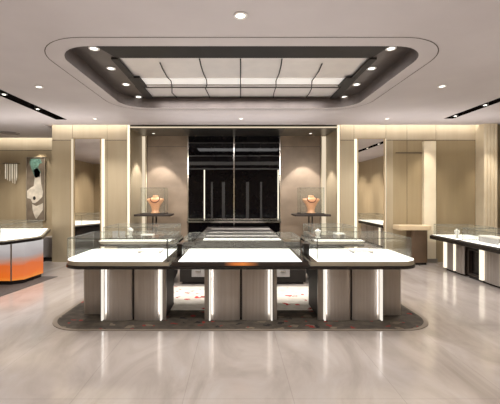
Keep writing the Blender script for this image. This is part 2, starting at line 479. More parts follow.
# alcove back
GX0, GX1 = px(188, AB), px(280, AB)
ab = MB().box(AX0 - .1, AX1 + .1, AB + .02, AB + .1, 0, 3.9).build('wall_alcove', M['groove']); struct(ab)
for a, b in ((px(147.5, AB), GX0), (GX1, px(320, AB))):
    MB().box(a, b, AB, AB + .03, 0, JZ).box(a, b, AB, AB + .03, JZ + .012, CZ).build('stone_panel', M['stone'], ab)
for a, b in ((AX0, px(147, AB)), (px(320.5, AB), AX1)):
    mb = MB(); w = (b - a) / 3
    for i in range(3): mb.box(a + i * w + .01, a + (i + 1) * w - .01, AB - .02, AB + .03, 0, CZ)
    mb.build('corner_pilaster', M['cream'], ab)
SZ = 3.45
sf = struct(MB().box(AX0, AX1, BW, AB, SZ, SZ + .06).build('trim_2', M['soffit']))
MB().box(GX0 + .02, GX1 - .02, BW + .05, AB - .01, SZ - .012, SZ).build('dark_soffit_panel', M['soffit_dark'], sf)
# bright fascia line over the alcove mouth
struct(MB().box(AX0, AX1, BW - .03, BW, SZ + .005, SZ + .03).build('trim_3', M['ledsoft']))
# grey low wall end and dark skirting beside the left wall block
o = struct(MB().box(px(42, 8.7), PX0, 8.7, 9.0, 0.10, .62).build('trim_4', M['greyplinth']))
MB().box(px(41.5, 8.7), PX0, 8.68, 9.0, 0, .10).build('skirting', M['black'], o)

# vertical light lines beside the alcove and the mirrors
def light_line(x0, x1, y, z0, z1, label, m='led', dy=.02):
    t = thing('vertical_light_line', ((x0 + x1) / 2, y, z0), label, 'strip light', None)
    MB().box(x0, x1, y - dy, y, z0, z1).build('diffuser', M[m], t)
    MB().box(x0 - .012, x0, y - dy - .004, y, z0, z1).box(x1, x1 + .012, y - dy - .004, y, z0, z1).build('channel', M['frame'], t)
    return t
light_line(px(127.6, BW), px(130, BW), BW, .02, CZ + .3, 'tall glowing white light line at the left corner of the alcove')
light_line(px(337, BW), px(339.4, BW), BW, .02, CZ + .3, 'tall glowing white light line at the right corner of the alcove')
light_line(px(141.2, AB), px(145.8, AB), AB - .022, .02, SZ - .02, 'vertical light line inside the alcove left of the left stone panel', 'ledsoft')
light_line(px(321.4, AB), px(325.6, AB), AB - .022, .02, SZ - .02, 'vertical light line inside the alcove right of the right stone panel', 'ledsoft')

# tall mirrors
def mirror(x0, x1, edges, label):
    t = thing('wall_mirror', ((x0 + x1) / 2, BW, .06), label, 'mirror')
    MB().box(x0, x1, BW - .018, BW, .06, JZ + .03).build('mirror_glass', M['mirror'], t)
    fr = MB()
    for x in (x0, x1): fr.box(x - .015, x + .015, BW - .03, BW, .06, JZ + .045)
    fr.box(x0 - .015, x1 + .015, BW - .03, BW, JZ + .03, JZ + .045).build('frame', M['frame'], t)
    for a, b, m in edges:
        MB().box(a, b, BW - .022, BW, .06, JZ + .03).build('edge_light', M[m], t)
mirror(px(74.5, BW), px(101, BW), [(px(71.6, BW), px(73.4, BW), 'ledsoft'), (px(101.8, BW), px(104.6, BW), 'led')], 'tall wall mirror with glowing edges on the wall left of the alcove')
mirror(px(357.4, BW), px(384, BW), [(px(354.2, BW), px(356.8, BW), 'led'), (px(384.6, BW), px(385.8, BW), 'ledsoft')], 'tall wall mirror with a glowing left edge on the wall right of the alcove')

# far right wall: pilaster and line shaped as a reflected column; fluted end column
t = thing('pilaster', (px(429, 8.5), 8.5, 0), 'pale cream column reflection built as a flat pilaster on the glossy right wall', 'column')  # solid shape standing in for a column reflected in the glossy wall
MB().box(px(423.5, 8.5), px(435.5, 8.5), 8.47, BW - .001, 0.10, 3.10).build('shaft', M['cream'], t, bevel=.01)
MB().box(px(422.5, 8.5), px(436.5, 8.5), 8.455, BW - .001, 0, .10).build('plinth', M['pilaster'], t)  # foot of the reflected column
MB().box(px(397, 8.5), px(423.4, 8.5), 8.56, BW - .001, pz(152.5, 8.5) - .01, pz(152.5, 8.5) + .01).build('reflection_line', M['groove'], t)
t = thing('fluted_column', (px(490, 8.3), 8.35, 0), 'tall bright cream fluted column at the right end of the back wall', 'column')
mb = MB(); xa, xb = px(483, 8.3), px(497, 8.3); w = (xb - xa) / 4
for i in range(4): mb.box(xa + i * w + .008, xa + (i + 1) * w - .008, 8.27, BW - .001, 0.12, 3.6)
mb.box(xa + .01, xb - .01, 8.295, BW - .001, .12, 3.6).build('shaft', M['cream'], t, bevel=.012)
MB().box(xa - .02, xb + .02, 8.25, BW - .001, 0, .12).build('plinth', M['pilaster'], t)
t = thing('counter_reflection', (px(414, 8.3), 8.35, 0), 'counter reflection built as a low console with pale top and brown base at the right wall', 'table')  # solid shape standing in for a counter reflected in the glossy wall
MB().prism(rrect(px(397, 8.2), px(431, 8.2), 8.10, 8.44, (.06, .12, 0, 0)), .86, .98).build('reflected_top', M['reflectiontop'], t, bevel=.02)
MB().prism(rrect(px(411, 8.2), px(428, 8.2), 8.18, 8.42, (.06, .06, 0, 0)), .06, .86).build('reflected_base', M['brown'], t)
MB().box(px(412, 8.2), px(427, 8.2), 8.22, 8.40, 0, .06).build('plinth', M['black'], t)

# dark glass wall in the alcove
t = thing('dark_glass_screen', ((GX0 + GX1) / 2, AB, 0), 'tall black reflective glass screen with a bright centre mullion at the back of the alcove', 'glass screen')
MX = px(234, AB)
for a, b in ((GX0 + .02, MX - .018), (MX + .018, GX1 - .02)):
    MB().box(a, b, AB - .03, AB + .018, 0.02, SZ - .01).build('glass_pane', M['smoke'], t)
MB().box(MX - .018, MX + .018, AB - .05, AB + .018, 0.0, SZ - .01).build('mullion', M['chrome'], t)
for a in (GX0 - .005, GX1 - .02): MB().box(a, a + .025, AB - .05, AB + .018, 0, SZ - .01).build('side_frame', M['chrome'], t)
for x in (px(204.5, AB), px(278, AB)):
    MB().box(x - .016, x + .016, AB - .045, AB - .028, pz(220, AB), pz(170, AB)).build('reflection_bar', M['led'], t)['label'] = 'thin white vertical reflection painted on the glass'  # glowing bars painted as reflections of the niche light strips
for y, h in ((163.5, .05), (169, .02), (143, .02), (156, .015)):  # bands painted as the ceiling recess reflected in the glass
    MB().box(GX0 + .02, GX1 - .02, AB - .040, AB - .028, pz(y, AB) - h, pz(y, AB) + h).build('reflection_band', M['rail'], t)
for x0, x1 in ((222, 225), (246, 249), (211, 213), (260, 262)):
    MB().box(px(x0, AB), px(x1, AB), AB - .038, AB - .028, pz(218, AB), pz(182, AB)).build('door_stile', M['rail'], t)
MB().box(GX0 - .02, GX1 + .02, AB - .10, AB - .028, pz(222.5, AB), pz(220.5, AB)).box(GX0 - .02, GX1 + .02, AB - .06, AB - .028, pz(219.5, AB), pz(218.5, AB)).build('bottom_rail', M['chrome'], t)

# ------------------------------------------------------------------ ceiling fittings
def slot(x0, x1, y0, y1, ys, label):
    t = thing('recessed_slot_light', ((x0 + x1) / 2, y1, CZ), label, 'ceiling light', 'slot lights')
    mb = MB()
    mb.poly([(x0, y0, CZ), (x0, y1, CZ), (x0, y1, 3.62), (x0, y0, 3.62)]).poly([(x1, y0, CZ), (x1, y1, CZ), (x1, y1, 3.62), (x1, y0, 3.62)])
    mb.poly([(x0, y0, CZ), (x1, y0, CZ), (x1, y0, 3.62), (x0, y0, 3.62)]).poly([(x0, y1, CZ), (x1, y1, CZ), (x1, y1, 3.62), (x0, y1, 3.62)])
    mb.poly([(x0, y0, 3.62), (x1, y0, 3.62), (x1, y1, 3.62), (x0, y1, 3.62)]).build('trough', M['black'], t)
    xm = (x0 + x1) / 2
    for y in ys:
        h = MB().cyl(xm, y, CZ + .0, 3.60, .055).build('spot_head', M['steel'], t)
        MB().cyl(xm, y, CZ - .006, CZ + .002, .028).build('lens', M['lampface'], h)
slot(-4.24, -3.98, 3.2, 7.85, (3.9, 4.9, 5.9, 6.9), 'long black recessed slot with small spots in the ceiling on the left')
slot(4.83, 5.05, 3.2, 7.75, (4.6, 5.6, 6.6, 7.5), 'long black recessed slot with small spots in the ceiling on the right')

dl0 = None
def copy_tree(o, parent=None):
    c = o.copy(); C.objects.link(c); c.parent = parent
    for ch in list(o.children): copy_tree(ch, c)
    return c
def downlight(x, y, z, label, s=1.0, group='ceiling downlights'):
    global dl0
    if dl0 is None:
        t = thing('downlight', (0, 0, 0), label, 'downlight', group)
        MB().ring(0, 0, -.012, .0, .050, .072).build('trim_ring', M['white'], t, True)
        MB().cyl(0, 0, -.006, 0, .05, 24).build('lens', M['lampface'], t)
        dl0 = t
    else: t = copy_tree(dl0)
    t.location = (x, y, z); t.scale = (s, s, s)
    t['label'] = label; t['group'] = group
    return t
def dl_px(x, y, z, label, s=1.0, group='ceiling downlights'):
    d = (z - CH) * F / (HY - y)
    downlight(px(x, d), d, z - .001, label, s, group); return px(x, d), d
spots = []
spots.append(dl_px(240.5, 15, CZ, 'bright round downlight nearest the top edge, in front of the ceiling recess', .95))
spots.append(dl_px(39, 86.5, CZ, 'small round downlight in the white ceiling left of the recess', .9))
spots.append(dl_px(442, 86, CZ, 'small round downlight in the white ceiling right of the recess', .9))
spots.append(dl_px(95, 118.5, CZ, 'small round downlight above the left wall mirror', .8))
spots.append(dl_px(241, 118.5, CZ, 'small round downlight above the black glass screen, behind the recess', .8))
spots.append(dl_px(387, 118.5, CZ, 'small round downlight above the right wall mirror', .8))
nm = ['nearest', 'second', 'third', 'farthest']
for i, (x, y) in enumerate(((94, 48), (111, 68), (126, 84), (138.5, 96.5))):
    dl_px(x, y, RZ, nm[i] + ' of the four downlights on the left border of the ceiling recess', 1.0, 'recess border downlights')
for i, (x, y) in enumerate(((391, 48), (371.5, 68), (356.5, 84), (344.5, 96.5))):
    dl_px(x, y, RZ, nm[i] + ' of the four downlights on the right border of the ceiling recess', 1.0, 'recess border downlights')
SP = {}
for s, xp, nm2 in (('l', 153.5, 'left'), ('r', 310.5, 'right')):
    d = 9.3; downlight(px(xp, d), d, SZ - .001, 'small downlight in the alcove soffit over the %s necklace bust' % nm2, .7, 'alcove downlights')
    SP[s] = (px(xp, d), d)
t = thing('ceiling_vent', (px(10, 9.5), 9.5, CZ), 'flat round grey air vent in the ceiling at far left', 'vent')
MB().ring(px(10, 9.5), 9.5, CZ - .02, CZ, .17, .24).build('rim', M['vent'], t, True)
MB().cyl(px(10, 9.5), 9.5, CZ - .03, CZ, .13, 24, .15).build('diffuser', M['vent'], t, True)

# ------------------------------------------------------------------ rugs
rg = tag(MB().prism(rrect(-2.52, 2.64, 4.20, 6.26, .50, 12), .0, .008).build('rug', M['rugedge']), 'dark floral rug with rounded corners under the island of counters', 'rug')
MB().prism(rrect(-2.46, 2.58, 4.24, 6.22, .46, 12), .008, .011).build('rug_field', M['rugdark'], rg)
tag(MB().box(-1.24, 1.48, 4.925, 6.20, .011, .016).build('carpet_inlay', M['rugwhite']), 'white carpet with red petals on the floor inside the island', 'rug')
tag(MB().prism([(-6.6, 5.35), (-4.02, 5.35), (-3.76, 7.02), (-6.6, 7.02)], 0, .008).build('rug', M['rugside']), 'plain charcoal rug under the orange lit counter at left', 'rug')

# ------------------------------------------------------------------ counters
TZ = .84
def flute_panel(x0, x1, y, z0, z1, parent, sag=.034, nf=9, name='fluted_panel'):
    """convex upright panel with shallow flutes, facing -Y when sag > 0"""
    w = x1 - x0; n = nf * 4
    prof = []
    for i in range(n + 1):
        u = i / n
        b = sag * (1 - (2 * u - 1) ** 4)
        prof.append((x0 + u * w, y - b - .0016 * math.copysign(1, sag) * abs(math.sin(PI * u * nf))))
    back = [(x1, y + math.copysign(.03, sag)), (x0, y + math.copysign(.03, sag))]
    return MB().prism(prof + back, z0, z1).build(name, M['flute'], parent, bevel=0)

def glass_case(x0, x1, y0, y1, z0, z1, parent, posts=True, chamfer=None):
    """five panes with polished edges; each pane a part"""
    for q in ((x0, x1, y0, y0 + .006), (x0, x1, y1 - .006, y1), (x0, x0 + .006, y0 + .006, y1 - .006), (x1 - .006, x1, y0 + .006, y1 - .006)):
        MB().box(q[0], q[1], q[2], q[3], z0, z1 - .008).build('glass_pane', M['glass'], parent)
    MB().box(x0, x1, y0, y1, z1 - .008, z1).build('glass_lid', M['glass'], parent)
    e = MB(); r = .004
    for x in (x0, x1):
        for y in (y0, y1): e.box(x - r, x + r, y - r, y + r, z0, z1)
        e.box(x - r, x + r, y0, y1, z1 - .006, z1 + .003)
    for y in (y0, y1): e.box(x0, x1, y - r, y + r, z1 - .006, z1 + .003)
    e.build('glass_edges', M['glassedge'], parent)

def showcase(x0, x1, y0, y1, z0, z1, label, post=None):
    t = thing('glass_showcase', ((x0 + x1) / 2, (y0 + y1) / 2, z0), label, 'glass showcase', 'showcases on the counters')
    glass_case(x0, x1, y0, y1, z0, z1, t)
    if post: MB().box(post - .006, post + .006, y0 - .012, y0 - .002, z0, z1).build('corner_post', M['steel'], t)
    return t

def island_counter(kind, back, label, group, x0, x1, bx0, bx1, y0, y1, panels, leds, pil, wing=None, inset=.10, soft=False):
    """kind: left / centre / right.  back=True mirrors the base to face away from the camera"""
    t = thing('display_counter', ((x0 + x1) / 2, (y0 + y1) / 2, 0 if back else .011), label, 'counter', group)
    rl = (.30, 0, 0, .12) if kind == 'left' else ((0, .30, .12, 0) if kind == 'right' else 0)
    if back and kind == 'left': rl = (.12, 0, 0, .30)
    if back and kind == 'right': rl = (0, .12, .30, 0)
    plan = rrect(x0, x1, y0, y1, rl, 10)
    MB().prism(plan, TZ - .10, TZ - .056).build('counter_slab', M['black'], t, bevel=.008)
    fp = rrect(x0 + .012, x1 - .012, y0 + .012, y1 - .012, rl, 10)
    MB().prism(fp, TZ - .056, TZ - .004).build('metal_edge', M['fascia'] if kind != 'centre' else M['brownblack'], t)
    a = inset if kind != 'left' else .014; b = inset if kind != 'right' else .014
    tp = rrect(x0 + a, x1 - b, y0 + .014, y1 - .04 if not back else y0 + .26, rl if not back else 0, 10)
    MB().prism(rrect(x0 + .012, x1 - .012, y0 + .012, y1 - .012, rl, 10), TZ - .004, TZ - .001).build('top_border', M['black'], t)
    MB().prism(tp, TZ - .001, TZ + .003).build('lit_top', M['topsoft'] if soft else M['topglow'], t)
    if not back:
        yb0, yb1, f = y0 + .15, y0 + .57, 1
        yf = yb0
    else:
        yb0, yb1, f = y0 + .10, y1 - .15, -1
        yf = yb1
    core = MB().box(bx0, bx1, yb0 + .05, yb1 + (.18 if not back else -.05), .05, TZ - .10)
    core.build('cabinet_body', M['matblack'], t)
    MB().box(bx0 + .03, bx1 - .03, yb0 + .07, yb1 - .07, 0 if back else .011, .05).build('plinth', M['black'], t)
    if not back:
        for (a, b) in panels: flute_panel(a, b, yf + .035, .018, TZ - .102, t)
        for q, (a, b) in enumerate(leds):
            sgn = 1 if q == 0 else -1
            xl = (a + b) / 2 + sgn * .011
            lamp('AREA', (xl, yf - .02, .40), .32, NEUT, (xl + sgn, yf + .22, .40), .02, .62, name='edge_light_lamp')
        for (a, b) in leds: MB().box((a + b) / 2 - .009, (a + b) / 2 + .009, yf - .035, yf + .03, .03, TZ - .102).build('edge_light', M['ledbase'], t)
        for (a, b) in pil: MB().box(a, b, yf + .01, yf + .055, .018, TZ - .102).build('pilaster', M['pilaster'], t)
        if wing:
            a, b, yw = wing
            flute_panel(a, b, yw + .01, .018, TZ - .102, t, .015, 5, 'wing_panel')
            MB().box(a + .01, b, yw + .05, yb1, .02, TZ - .10).build('wing_body', M['pilaster'], t)
    else:
        xa = (bx0 + bx1) / 2
        for (a, b) in ((bx0 + .02, xa - .01), (xa + .01, bx1 - .02)):
            flute_panel(a, b, yf - .04, .045, TZ - .102, t, -.022)
        # staff side: pale drawer fronts
        for (a, b) in ((bx0 + .04, bx0 + .26), (bx1 - .26, bx1 - .04)):
            d = MB().box(a, b, yb0 + .035, yb0 + .05, .17, .33).build('drawer_front', M['palegrey'], t)
            MB().box((a + b) / 2 - .04, (a + b) / 2 + .04, yb0 + .02, yb0 + .035, .27, .285).build('drawer_pull', M['chrome'], d)
    return t
Yf = 4.34
d0 = 4.50
tl = island_counter('left', False, 'front left island counter with rounded left end and two fluted lit panels', 'island counters',
    -2.33, -.862, -1.83, -.95, Yf, 5.45, [(px(101.5, d0), px(131.5, d0)), (px(133.5, d0), px(162.5, d0))],
    [(px(102, d0), px(104, d0)), (px(160.4, d0), px(162.4, d0))], [(px(163, d0), px(166, d0))], (-2.17, px(101, d0) - .01, 4.74))
tc = island_counter('centre', False, 'front centre island counter with a painted amber reflection between the two rounded ones', 'island counters',
    -.856, .962, -.42, .555, Yf, 5.45, [(px(208.5, d0), px(240, d0)), (px(242, d0), px(273, d0))],
    [(px(208.8, d0), px(211, d0)), (px(270.4, d0), px(272.6, d0))], [(px(204.5, d0), px(208, d0)), (px(273.5, d0), px(277, d0))])
MB().box(px(224, 4.35), px(259, 4.35), Yf + .004, Yf + .02, TZ - .048, TZ - .008).build('amber_reflection', M['amber'], tc)  # orange reflection painted on the fascia, no separate piece there
tr = island_counter('right', False, 'front right island counter with rounded right end and two fluted lit panels', 'island counters',
    
    .968, 2.46, 1.11, 1.97, Yf, 5.45, [(px(323, d0), px(351, d0)), (px(353, d0), px(382, d0))],
    [(px(323.2, d0), px(325.4, d0)), (px(379.6, d0), px(381.8, d0))], [(px(318, d0), px(322.5, d0))], (px(382.5, d0) + .01, 2.33, 4.70))
# glass showcases over the three front tops
showcase(px(72, 4.62), px(167.3, 4.45), 4.50, 5.32, TZ + .003, 1.13, 'clear glass showcase standing on the front left island counter', px(167.3, 4.5))
showcase(px(184, 4.6), px(300.5, 4.6), 4.60, 5.32, TZ + .003, 1.12, 'wide clear glass showcase standing on the front centre counter', px(300.5, 4.6))
showcase(px(317, 4.5), px(411, 4.5), 4.50, 5.32, TZ + .003, 1.13, 'clear glass showcase standing on the front right island counter', px(317, 4.5))

# back row
bl = island_counter('left', True, 'back left island counter seen over the front left counter', 'island counters',
    -2.62, -1.16, -2.3, -1.25, 6.30, 7.35, [], [], [])
br_ = island_counter('right', True, 'back right island counter seen over the front right counter', 'island counters',
    1.42, 2.46, 1.5, 2.1, 6.30, 7.35, [], [], [])
showcase(-2.55, -1.20, 6.40, 7.22, TZ + .003, 1.10, 'clear glass showcase standing on the back left island counter')
showcase(1.46, 2.32, 6.40, 7.22, TZ + .003, 1.10, 'clear glass showcase standing on the back right island counter')
# long centre counter behind: bright strips, farther ones painted as mirrored counter tops
t = thing('long_display_counter', (.05, 7.6, 0), 'long centre counter behind the island with white strips painted as mirrored counter tops across its dark top', 'counter')
lx0, lx1 = -.80, .92
MB().box(lx0, lx1, 6.36, 9.30, TZ - .09, TZ - .004).build('counter_slab', M['brownblack'], t, bevel=.008)
for i, (y0, y1, w) in enumerate(((6.50, 6.72, 'topglow'), (7.12, 7.28, 'topsoft'), (7.80, 7.98, 'topsoft'), (8.60, 8.78, 'topsoft'))):
    MB().box(-.64, .88, y0, y1, TZ - .004, TZ + .002).build('lit_and_mirrored_strip', M[w], t)
for (y0, y1) in ((6.77, 7.09), (7.33, 7.77), (8.03, 8.57), (8.81, 9.26)):
    MB().box(lx0 + .04, lx1 - .04, y0, y1, TZ - .004, TZ + .001).build('glass_inset', M['inset'], t)
MB().box(-1.08, 1.34, 6.40, 6.95, .05, TZ - .095).box(-.62, .74, 6.95, 9.2, .05, TZ - .09).build('cabinet_body', M['matblack'], t)
MB().box(-1.04, 1.30, 6.44, 9.16, 0, .05).build('plinth', M['black'], t)
for a, b in ((-.85, -.60), (.78, 1.03)):
    d = MB().box(a, b, 6.382, 6.40, .15, .30).build('drawer_front', M['palegrey'], t)
    MB().box((a + b) / 2 - .05, (a + b) / 2 + .05, 6.367, 6.382, .25, .265).build('drawer_pull', M['chrome'], d)

# dark posts on the black borders between the front tops
for x0, x1, nm2 in ((-.850, -.775, 'left'), (.974, 1.056, 'right')):
    q = thing('cable_post', ((x0 + x1) / 2, 4.85, TZ - .001), 'short black square post on the front counters, %s of the wide centre showcase' % nm2, 'post', None)
    MB().box(x0, x1, 4.79, 4.91, TZ - .001, 1.0).build('body', M['black'], q, bevel=.004)
    MB().box(x0 - .003, x1 + .003, 4.786, 4.914, 1.0, 1.014).build('cap', M['brownblack'], q)

# left lit counter
t = thing('display_counter', (-4.9, 6.9, .008), 'left wall counter with glowing orange fading front on a charcoal rug', 'counter')
LT = .88
plan = [(-6.6, 5.95), (-4.45, 5.97), (-4.22, 6.06), (-4.0, 6.62), (-3.98, 6.84), (-4.08, 7.1), (-4.70, 8.45), (-6.6, 8.45)]
def shrink(pl, c, k): return [(c[0] + (p[0] - c[0]) * k, c[1] + (p[1] - c[1]) * k) for p in pl]
MB().prism(plan, LT - .075, LT - .02).build('counter_slab', M['black'], t, bevel=.008)
MB().prism(shrink(plan, (-5.4, 7.2), .985), LT - .02, LT + .0).build('metal_edge', M['fascia'], t)
MB().prism(shrink(plan, (-5.4, 7.2), .95), LT, LT + .004).build('lit_top', M['topglow'], t)
bp = [(-6.5, 6.33), (-4.27, 6.33), (-4.10, 6.45), (-4.04, 6.98), (-4.72, 8.0), (-6.5, 8.0)]
fp = [(-6.5, 6.33), (-4.27, 6.33), (-4.10, 6.45), (-4.04, 6.98)]
MB().prism(fp + [(-4.065, 6.98), (-4.125, 6.46), (-4.28, 6.355), (-6.5, 6.355)], .085, LT - .075).build('lit_front', M['orange'], t)
MB().prism(shrink(bp, (-5.4, 7.1), .975), .085, LT - .075).build('cabinet_body', M['matblack'], t)
MB().prism(shrink(bp, (-5.4, 7.1), .97), .008, .085).build('plinth', M['black'], t)
MB().box(-4.285, -4.262, 6.322, 6.336, .085, LT - .075).build('corner_joint', M['pilaster'], t)
showcase(-6.3, -4.42, 6.25, 7.6, LT + .004, LT + .27, 'clear glass showcase standing on the orange lit left counter')

# right wall counters
RTZ = .78
def side_counter(y0, y1, by0, by1, panels, leds, label, glabel):
    t = thing('display_counter', (5.1, (y0 + y1) / 2, 0), label, 'counter', 'right wall counters')
    X0, X1, B = 4.62, 5.55, 4.80
    MB().box(X0, X1, y0, y1, RTZ - .10, RTZ - .02).build('counter_slab', M['black'], t, bevel=.01)
    MB().box(X0 + .02, X1 - .02, y0 + .015, y1 - .015, RTZ - .02, RTZ).build('metal_edge', M['brownblack'], t)
    MB().box(X0 + .05, X1 - .04, y0 + .04, y1 - .04, RTZ, RTZ + .004).build('lit_top', M['topglow'], t)
    MB().box(B + .02, X1 - .05, by0, by1, .06, RTZ - .10).build('cabinet_body', M['brownblack'], t)
    MB().box(B + .05, X1 - .08, by0 + .02, by1 - .02, 0, .06).build('plinth', M['black'], t)
    for a, b in panels:
        n = 24; prof = []
        for i in range(n + 1):
            u = i / n; prof.append((B + .02 - .03 * (1 - (2 * u - 1) ** 4) - .004 * abs(math.sin(6 * PI * u)), b + (a - b) * u))
        MB().prism(prof + [(B + .03, a), (B + .03, b)], .05, RTZ - .102).build('fluted_panel', M['flute'], t)
    for a, b in leds:
        MB().box(B - .025, B + .02, a, b, .06, RTZ - .102).build('edge_light', M['led'], t)
    showcase(X0 + .07, X1 - .06, y0 + .06, y1 - .06, RTZ + .004, 1.03, glabel)
    return t
side_counter(6.98, 7.95, 7.02, 7.68, [(7.02, 7.30), (7.32, 7.60)], [(7.60, 7.67), (7.30, 7.32)], 'farther of the two dark topped counters along the right wall', 'clear glass showcase on the farther of the right wall counters')
side_counter(4.2, 6.95, 4.3, 6.56, [(6.02, 6.46), (5.5, 5.98), (4.9, 5.46), (4.34, 4.86)], [(6.46, 6.54), (5.98, 6.02)], 'nearer of the two dark topped counters along the right wall, cut by the frame', 'clear glass showcase on the nearer of the right wall counters')
t = thing('storage_cabinet', (5.1, 6.8, 0), 'small black open cabinet between the two right wall counters', 'cabinet')
MB().box(4.84, 5.4, 6.60, 6.96, .06, .10).box(4.84, 5.4, 6.60, 6.63, .10, .60).box(4.84, 5.4, 6.93, 6.96, .10, .60).box(4.84, 5.4, 6.60, 6.96, .58, .61).box(5.37, 5.40, 6.63, 6.93, .10, .58).build('carcass', M['brownblack'], t)
MB().box(4.90, 4.92, 6.64, 6.92, .10, .57).build('back_board', M['black'], t)
MB().box(4.86, 5.38, 6.62, 6.94, 0, .06).build('plinth', M['black'], t)

# ------------------------------------------------------------------ pedestals, busts, covers in the alcove
def ell(cx, cy, z, rx, ry, k=28): return [(cx + rx * math.cos(2 * PI * i / k), cy + ry * math.sin(2 * PI * i / k), z) for i in range(k)]
def bust_set(xp, cxp, side):
    D = 9.0; x = px(xp, D); y = D
    t = thing('pedestal_stand', (x, y, 0), 'slim %s pedestal with a dark square tray top in the alcove' % side, 'pedestal')
    w = 17.5 * D / F
    MB().prism(rrect(x - w, x + w, y - .30, y + .30, .03, 4), 1.165, 1.215).build('tray', M['traybrown'], t, bevel=.006)
    MB().prism(rrect(x - w * .70, x + w * .70, y - .22, y + .22, .03, 4), 1.215, 1.24).build('tray_step', M['traybrown'], t)
    for dx in (-.045, .045):
        MB().cyl(x + dx, y, .05, 1.165, .018, 16).build('post', M['steel'], t, True)
    MB().prism(rrect(x - .22, x + .22, y - .18, y + .18, .03, 4), 0, .05).build('foot', M['steel'], t)
    bx = px(cxp, D)
    b = thing('necklace_bust', (bx, y, 1.24), 'rose gold necklace bust under a glass cover on the %s pedestal' % side, 'bust')
    prof = [(.10, .09, 0), (.105, .09, .015), (.085, .07, .03), (.085, .065, .09), (.105, .075, .17), (.14, .09, .25), (.185, .10, .32), (.205, .10, .36), (.19, .09, .385), (.12, .075, .40), (.075, .065, .42), (.062, .058, .45), (.062, .058, .475), (.03, .03, .48)]
    MB().loft([ell(bx, y, 1.24 + h, rx * 1.16, ry) for rx, ry, h in prof]).build('torso', M['gold'], b, True)
    n = 26; pts = []
    mb = MB()
    for i in range(n + 1):
        a = PI + PI * i / n
        u = math.cos(a); v = math.sin(a)
        xx = bx + u * .125; zz = 1.24 + .405 + v * .12
        yy = y - .075 - .03 * abs(v)
        mb.loft([ell(xx, yy, zz + .012 * math.sin(q), .012 * math.cos(q) + .001, .012 * math.cos(q) + .001, 8) for q in (-1.4, -.7, 0, .7, 1.4)])
    mb.build('necklace', M['pearl'], b, True)['label'] = 'dark red bead necklace'
    g = thing('glass_cover', (x, y, 1.24), 'clear glass box cover standing over the %s necklace bust' % side, 'glass cover')
    glass_case(x - w * .66, x + w * .66, y - .20, y + .20, 1.24, 1.92, g)
bust_set(154.5, 155.5, 'left')
bust_set(310.5, 311, 'right')

# ------------------------------------------------------------------ things in the showcases
def neck_stand(x, y, z, h, label, group):
    t = thing('jewellery_stand', (x, y, z), label, 'jewellery display', group)
    MB().cyl(x, y, z, z + .012, .05, 18).build('foot', M['ivory'], t, True)
    MB().loft([ell(x, y, z + .012 + h * a, .055 * r, .03 * r, 16) for a, r in ((0, .55), (.25, .6), (.55, .95), (.75, 1.15), (.84, .9), (.9, .45), (1, .4))]).build('form', M['ivory'], t, True)
def card(x, y, z, w, h, label, group):
    t = thing('display_card', (x, y, z), label, 'jewellery display', group)
    MB().box(x - w / 2, x + w / 2, y, y + .012, z, z + h).build('panel', M['palegrey'], t)
    MB().box(x - w / 2, x + w / 2, y + .012, y + .06, z, z + .012).build('foot', M['ivory'], t)
def riser(x, y, z, w, d, h, label, group):
    t = thing('display_riser', (x, y, z), label, 'jewellery display', group)
    MB().box(x - w / 2, x + w / 2, y - d / 2, y + d / 2, z + h - .02, z + h).build('shelf', M['ivory'], t)
    for s in (-1, 1): MB().box(x + s * (w / 2 - .012) - .006, x + s * (w / 2 - .012) + .006, y - d / 2, y + d / 2, z, z + h - .02).build('side_support', M['palegrey'], t)
zt = TZ + .003
G1 = 'displays on the back left counter'
card(px(115.2, 6.8), 6.8, zt, .11, .14, 'left one of two pale grey cards on the back left counter', G1)
card(px(122.2, 6.8), 6.8, zt, .11, .14, 'right one of two pale grey cards on the back left counter', G1)
neck_stand(px(130.5, 6.95), 6.95, zt, .19, 'small ivory neck form on the back left counter below the light line', G1)
riser(px(148, 6.7), 6.7, zt, .24, .18, .09, 'low ivory riser on the back left counter in front of the pedestal', G1)
riser(px(339, 6.8), 6.8, zt, .20, .2, .10, 'low ivory riser on the back right counter below the light line', 'displays on the back right counter')
neck_stand(px(318, 6.85), 6.85, zt, .17, 'small ivory neck form on the back right counter', 'displays on the back right counter')
riser(px(150, 5.0), 5.05, zt, .34, .22, .05, 'shallow ivory riser inside the front left showcase', None)
riser(px(362, 5.0), 5.05, zt, .30, .22, .05, 'shallow ivory riser inside the front right showcase', None)
neck_stand(px(457, 7.25), 7.25, RTZ + .004, .19, 'small ivory neck form in the farther right wall showcase', None)
riser(5.0, 6.45, RTZ + .004, .25, .5, .13, 'ivory riser at the far end of the nearer right wall showcase', None)

# ------------------------------------------------------------------ far left wall: picture and crystal light
PYW = 10.5
t = thing('wall_picture', (px(37.5, PYW), PYW, pz(222, PYW)), 'tall narrow abstract picture of a white ribbon and turquoise plume on the left wall', 'picture')
x0, x1, z0, z1 = px(27.5, PYW), px(45.5, PYW), pz(220, PYW), pz(157.5, PYW)
MB().box(x0, x1, PYW - .04, PYW, z0, z1).build('canvas', M['print'], t)
fr = MB(); r = .018
fr.box(x0 - r, x0, PYW - .055, PYW, z0 - r, z1 + r).box(x1, x1 + r, PYW - .055, PYW, z0 - r, z1 + r).box(x0, x1, PYW - .055, PYW, z1, z1 + r).box(x0, x1, PYW - .055, PYW, z0 - r, z0).build('frame', M['fascia'], t)
def P(x, y): return (px(x, PYW), PYW - .044, pz(y, PYW))
MB().poly([P(*q) for q in ((31, 159), (41, 159), (43, 163), (40, 164), (39, 168), (41.5, 172), (40.5, 177), (36, 178), (33.5, 172), (32, 168), (30.5, 163))]).build('turquoise_plume', M['turquoise'], t)
rib = MB()
